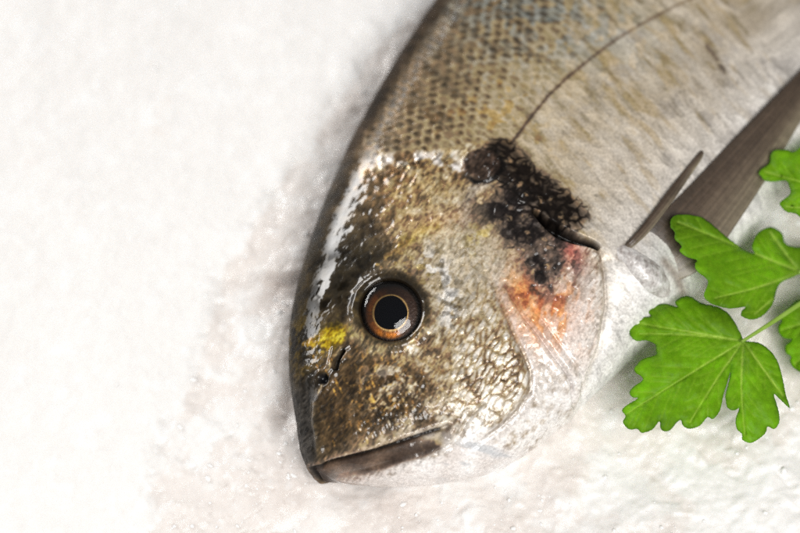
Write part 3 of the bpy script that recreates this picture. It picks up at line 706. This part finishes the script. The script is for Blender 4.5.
topr = [(758.6, 173), (762, 169), (769.5, 163), (771, 153.6), (777, 150), (787, 150), (794, 152), (800, 147.5), (820, 134), (842, 134), (862, 150), (866, 175), (872, 195), (850, 222), (822, 232), (806, 222), (796, 214), (787, 212), (782, 207.6),
     (780, 202.6), (790, 194), (789, 186), (785.6, 180.6), (774, 181.5), (765, 180.6), (761, 176)]
leaf('leaf', topr, (868, 205), [(765, 172), (786, 207), (824, 138)], 3.0, -.12, .0, (800, 180), seed=3, droop=.0002)
right = [(813, 296), (796, 301), (784, 312), (779, 317), (781.5, 321), (778, 327), (779, 333), (784, 338), (792, 339.5), (788, 343), (785, 347), (786, 353), (791, 356.5), (790, 361), (793, 367), (800, 372), (818, 384), (842, 378),
     (862, 350), (880, 322), (872, 300), (845, 288)]
leaf('leaf', right, (868, 302), [(782, 330), (795, 364), (830, 378), (810, 302)], 1.7, 0, .05, (830, 335), seed=4)

def tube(name, path, rad, mat, parent):
    p = smooth_poly(path, 8, False); n = len(p); m = 14
    t = np.gradient(p, axis=0); t /= np.linalg.norm(t, axis=1)[:, None]
    a = np.cross(t, [0, 0, 1.]); a /= np.linalg.norm(a, axis=1)[:, None]; b = np.cross(a, t)
    r = np.interp(np.linspace(0, 1, n), np.linspace(0, 1, len(rad)), rad)
    an = np.linspace(0, 2 * math.pi, m, endpoint=False)
    rr = r[:, None] * (1 + .10 * np.cos(3 * an)[None])
    v = p[:, None] + (rr * np.cos(an)[None])[..., None] * a[:, None] + (rr * np.sin(an)[None])[..., None] * b[:, None]
    f = grid_faces(n, m, True)
    return mesh_np(name, v.reshape(-1, 3), [f, np.arange(m)[None], np.arange(m)[::-1][None] + (n - 1) * m], mat, parent, loc=p[0])
stm = Mat('parsley_stem'); snn = stm.noise(180); smr = stm.n('ShaderNodeValToRGB')
smr.color_ramp.elements[0].color = (*lin((104, 140, 34)), 1); smr.color_ramp.elements[1].color = (*lin((150, 182, 78)), 1)
stm.l(snn.outputs['Fac'], smr.inputs[0]); stm.l(smr.outputs[0], stm.b.inputs['Base Color']); stm.set(Roughness=.4, Coat_Weight=.2)
def pts3(l): return [at(*q) for q in l]
tube('stem', pts3([(741, 342, 2.25), (760, 330, 2.2), (780, 317, 2.05), (806, 300, 1.9), (840, 281, 1.5), (880, 262, 1.2), (960, 240, .75), (1080, 230, .55), (1200, 240, .5)]), [.035, .05, .06, .07, .09, .11, .13], stm.m, sprig)
tube('stem', pts3([(798, 272, 1.64), (830, 270, 1.6), (862, 267, 1.4), (905, 254, 1.05)]), [.04, .05, .07], stm.m, sprig)
tube('stem', pts3([(867, 205, 2.78), (890, 222, 2.2), (925, 244, 1.2), (960, 244, .8)]), [.04, .05, .07], stm.m, sprig)
tube('stem', pts3([(868, 302, 1.7), (885, 285, 1.5), (905, 264, 1.1), (940, 248, .85)]), [.04, .05, .07], stm.m, sprig)

# ================================================================== ICE
def axis(a, b, step, far):
    core_ = np.arange(a, b, step)
    g = np.cumsum(step * 1.22 ** np.arange(1, 34)); g = g[g < far]
    return np.concatenate([a - g[::-1], core_, core_[-1] + g])
xs = axis(-12, 12.5, .042, 60); ys = axis(-9, 12, .042, 60)
GX, GY = np.meshgrid(xs, ys); q = np.column_stack([GX.ravel(), GY.ravel()]).astype(F)
ipx, ipy = project(np.column_stack([q, np.full(len(q), .3, F)])); ipx = ipx.astype(F); ipy = ipy.astype(F)
far_ok = (np.abs(q[:, 0]) < 25) & (np.abs(q[:, 1]) < 25)
outl = [tuple(p) for p in np.concatenate([Dp[::12], Vp[::-12]])]
fd = np.full(len(q), -40., F); fd[far_ok] = sdf(q[far_ok, 0], q[far_ok, 1], outl)     # + under the fish, cm
nA = fbm(q, 5., 4, 71); nB = fbm(q, 1.3, 4, 72); nC = fbm(q, .45, 3, 73); nD = noise(q, .11, 74)
i1, i2, iid = voro(q + np.column_stack([.3 * (nC - .5), .3 * (nB - .5)]), .55, 12)
k1, k2, kid = voro(q, .22, 14)
out = np.clip(-fd, 0, None)
frost_line = [(470, -40), (440, 5), (400, 30), (335, 110), (285, 190), (252, 240), (232, 272), (220, 320), (190, 395), (168, 460), (158, 560)]
fpoly = frost_line + [(-900, 700), (-900, -400)]
wl = [tuple(p) for p in at([a for a, _ in fpoly], [b for _, b in fpoly], .3)[:, :2]]
fs_ = sdf(q[:, 0], q[:, 1], wl) + 1.2 * (nB - .5) + .5 * (nC - .5)
frost = ss(-.25, .55, fs_)
frost0 = frost
z = .25 + .35 * (nA - .5) + (.26 - .14 * frost0) * (nB - .5) + .25 * np.exp(-out / 1.6)
z += .10 * frost + .05 * (nC - .5) * (1.2 - .6 * frost)
gran = (1 - frost) * ss(.35, .6, nB)
z += (.40 - i1) * .035 * (.35 + gran) * (1 - .85 * frost) + (iid - .5) * .05 * gran + (.4 - k1) * .02 * (.3 + .7 * (1 - frost)) + .016 * (nD - .5)
def ib(px, py, r, rx=1., ry=1.):
    w = at(px, py, .4); return np.exp(-(((q[:, 0] - w[0]) / (r * rx)) ** 2 + ((q[:, 1] - w[1]) / (r * ry)) ** 2))
led = at(268, 274, .5)
z += .24 * ss(-.06, .08, q[:, 1] - led[1] + .25 * (nC - .5) + .05 * (q[:, 0] - led[0])) * ib(285, 258, 1.5, 1, .8)
rdg = 1 - np.abs(2 * fbm(q + .3 * (nC - .5)[:, None], 1.1, 4, 81) - 1) * 2.2
z += .05 * (1 - frost) * ss(.2, .9, rdg)
z -= .35 * ib(287, 412, .42, .8, 1.3) + .18 * ib(262, 300, .9, 1.2, .7)
z -= .06 * np.exp(-(out / .2)) * (fd < .3)
z -= 1.6 * ss(.25, 1.3, fd)                                       # the fish has pressed its bed
lump_i = np.zeros(len(q), F)
for lx, ly, lr in ((252, 330, .5), (226, 372, .42), (268, 352, .32), (240, 296, .4), (205, 430, .5), (598, 462, .4), (690, 478, .5), (560, 505, .42), (640, 510, .5), (480, 515, .45), (330, 512, .4), (250, 470, .45), (345, 70, .4), (300, 150, .45), (368, 30, .35), (760, 455, .4)):
    lump_i = np.maximum(lump_i, ib(lx, ly, lr * 1.15, 1.2, .85) * (.55 + .9 * nC))
z += .05 * ss(.2, .9, lump_i)
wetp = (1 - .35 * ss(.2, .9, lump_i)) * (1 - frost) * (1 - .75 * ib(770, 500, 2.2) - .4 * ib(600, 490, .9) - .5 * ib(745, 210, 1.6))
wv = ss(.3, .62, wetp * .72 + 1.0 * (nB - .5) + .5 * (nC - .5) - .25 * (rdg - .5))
clear = (.25 * ss(.5, .7, nB) * wetp + .55 * ib(287, 412, .42, .8, 1.3) + .35 * ib(345, 505, 1.2, 1.4, .5) + .6 * ib(284, 283, .45, 1.2, .5) + .35 * ib(262, 292, .8, 1, .6)).clip(0, 1)  # tint for clear melt, plus painted shade under the ledge and below the mouth
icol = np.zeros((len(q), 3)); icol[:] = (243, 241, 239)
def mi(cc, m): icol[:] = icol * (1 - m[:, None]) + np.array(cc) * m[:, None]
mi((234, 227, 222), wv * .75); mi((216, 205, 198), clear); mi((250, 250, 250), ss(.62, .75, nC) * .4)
icem = Mat('crushed_ice'); iatt = icem.attr('pigment')
icem.l(icem.mul_noise(iatt.outputs['Color'], 260, .95, 1.02), icem.b.inputs['Base Color'])
icem.l(icem.attr('matt').outputs['Fac'], icem.b.inputs['Roughness'])
icem.set(IOR=1.31, Subsurface_Weight=.55, Subsurface_Radius=(.0045, .0043, .0041), Subsurface_Scale=.6, Coat_Weight=.35, Coat_Roughness=.1)
i_n = icem.noise(420, 6, .7); i_b = icem.bump(i_n.outputs['Fac'], .0006, .5)
icem.l(i_b.outputs[0], icem.b.inputs['Normal']); icem.l(i_b.outputs[0], icem.b.inputs['Coat Normal'])
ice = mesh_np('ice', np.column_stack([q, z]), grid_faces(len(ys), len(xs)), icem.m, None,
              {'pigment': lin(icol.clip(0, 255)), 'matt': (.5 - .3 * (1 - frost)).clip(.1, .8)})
tag(ice, 'bed of white crushed ice, melted and glassy around the fish', 'ice', kind='structure')

# loose glassy grains of ice
t_ = (1 + 5 ** .5) / 2
ico = np.array([(-1, t_, 0), (1, t_, 0), (-1, -t_, 0), (1, -t_, 0), (0, -1, t_), (0, 1, t_), (0, -1, -t_), (0, 1, -t_), (t_, 0, -1), (t_, 0, 1), (-t_, 0, -1), (-t_, 0, 1)]) / math.hypot(1, t_)
icf = np.array([(0, 11, 5), (0, 5, 1), (0, 1, 7), (0, 7, 10), (0, 10, 11), (1, 5, 9), (5, 11, 4), (11, 10, 2), (10, 7, 6), (7, 1, 8), (3, 9, 4), (3, 4, 2), (3, 2, 6), (3, 6, 8), (3, 8, 9), (4, 9, 5), (2, 4, 11), (6, 2, 10), (8, 6, 7), (9, 8, 1)])
rs = np.random.RandomState(5)
cand = np.flatnonzero((fd < -.12) & (np.abs(q[:, 0]) < 11.5) & (np.abs(q[:, 1]) < 9))
pr = (.03 + (1 - frost[cand]) * (.3 + 1.6 * ss(.45, .65, nB[cand])) + 1.2 * np.exp(-out[cand] / .8)); pr /= pr.sum()
pick = rs.choice(cand, 900, replace=False, p=pr)
gv_, gf_ = [], []
for n_i, k in enumerate(pick):
    r = .018 + .07 * rs.rand() ** 3.2
    v = ico * (1 + .45 * (rs.rand(12, 1) - .5)) * (rs.uniform(.6, 1.35, 3) * r)
    A, _ = np.linalg.qr(rs.normal(size=(3, 3)))
    if np.linalg.det(A) < 0: A[:, 0] *= -1
    gv_.append(v @ A.T + np.array([q[k, 0], q[k, 1], z[k] + r * rs.uniform(-.75, -.1)])); gf_.append(icf + 12 * n_i)
grm = Mat('ice_grain'); grm.set(Base_Color=(.93, .92, .91, 1), Roughness=.16, IOR=1.31, Transmission_Weight=0, Coat_Weight=.6)
g_n = grm.noise(500); g_b = grm.bump(g_n.outputs['Fac'], .0002, .5); grm.l(g_b.outputs[0], grm.b.inputs['Normal'])
grains = mesh_np('ice_crystals', np.concatenate(gv_), [np.concatenate(gf_)], grm.m, None, smooth=True)
tag(grains, 'small glassy ice grains scattered over the crushed ice', 'ice grains', kind='stuff')

# ================================================================== LIGHT
w = bpy.data.worlds.new('World'); sc.world = w; w.use_nodes = True
bg = w.node_tree.nodes['Background']; bg.inputs['Color'].default_value = (1, .985, .97, 1); bg.inputs['Strength'].default_value = .20
def lamp(name, pos, aim, sx, sy, power, colour=(1, 1, 1)):
    l = bpy.data.lights.new(name, 'AREA'); l.shape = 'RECTANGLE'; l.size = sx * CM; l.size_y = sy * CM; l.energy = power; l.color = colour
    o = bpy.data.objects.new(name, l); COL.objects.link(o)
    o.location = Vector(pos) * CM
    o.rotation_euler = (Vector(aim) - Vector(pos)).to_track_quat('-Z', 'Y').to_euler()
    return o
def glance(px, py, nrm, dist):                # where a lamp must stand to glint at a point of the fish
    p, n = on_fish(px, py)
    n = n if nrm is None else nrm
    v = CAM - p; v /= np.linalg.norm(v)
    r = 2 * (n @ v) * n - v
    return p, p + r * dist, r
off = at(403, 327, ep[2]) - eo; off -= ax * (off @ ax); nl = (off + ax * math.sqrt(max(RC ** 2 - off @ off, .01))); nl /= np.linalg.norm(nl)
p2_, l2, r2 = glance(EYE[0], EYE[1], nl, 80)
wd = np.array([-.75, .57, .34]); wd /= np.linalg.norm(wd)
lamp('window_light', tuple(wd * 90), (0, 0, 1.5), 62, 28, 5.7, (1, .99, .975))
lamp('front_light', tuple(l2), (0, 0, 1.5), 45, 45, 7.3, (1, .985, .96))

# ================================================================== CAMERA
cd = bpy.data.cameras.new('camera'); co = bpy.data.objects.new('camera', cd); COL.objects.link(co); sc.camera = co
co.location = Vector(CAM) * CM; co.rotation_euler = (TILT, 0, 0)
cd.sensor_width = 36; cd.lens = 36 * DIST / WIDE; cd.clip_start = .01; cd.clip_end = 20
cd.dof.use_dof = True; cd.dof.aperture_fstop = 5.0; cd.dof.focus_distance = float((ep - CAM) @ FW) * CM

sc.view_settings.view_transform = 'Standard'; sc.view_settings.look = 'None'; sc.view_settings.exposure = 0; sc.view_settings.gamma = 1
sc.render.engine = 'CYCLES'; sc.cycles.use_denoising = False; sc.cycles.use_adaptive_sampling = False
sc.cycles.max_bounces = 8; sc.cycles.transparent_max_bounces = 8
for o in list(bpy.data.objects):
    if '_org' in o: del o['_org']
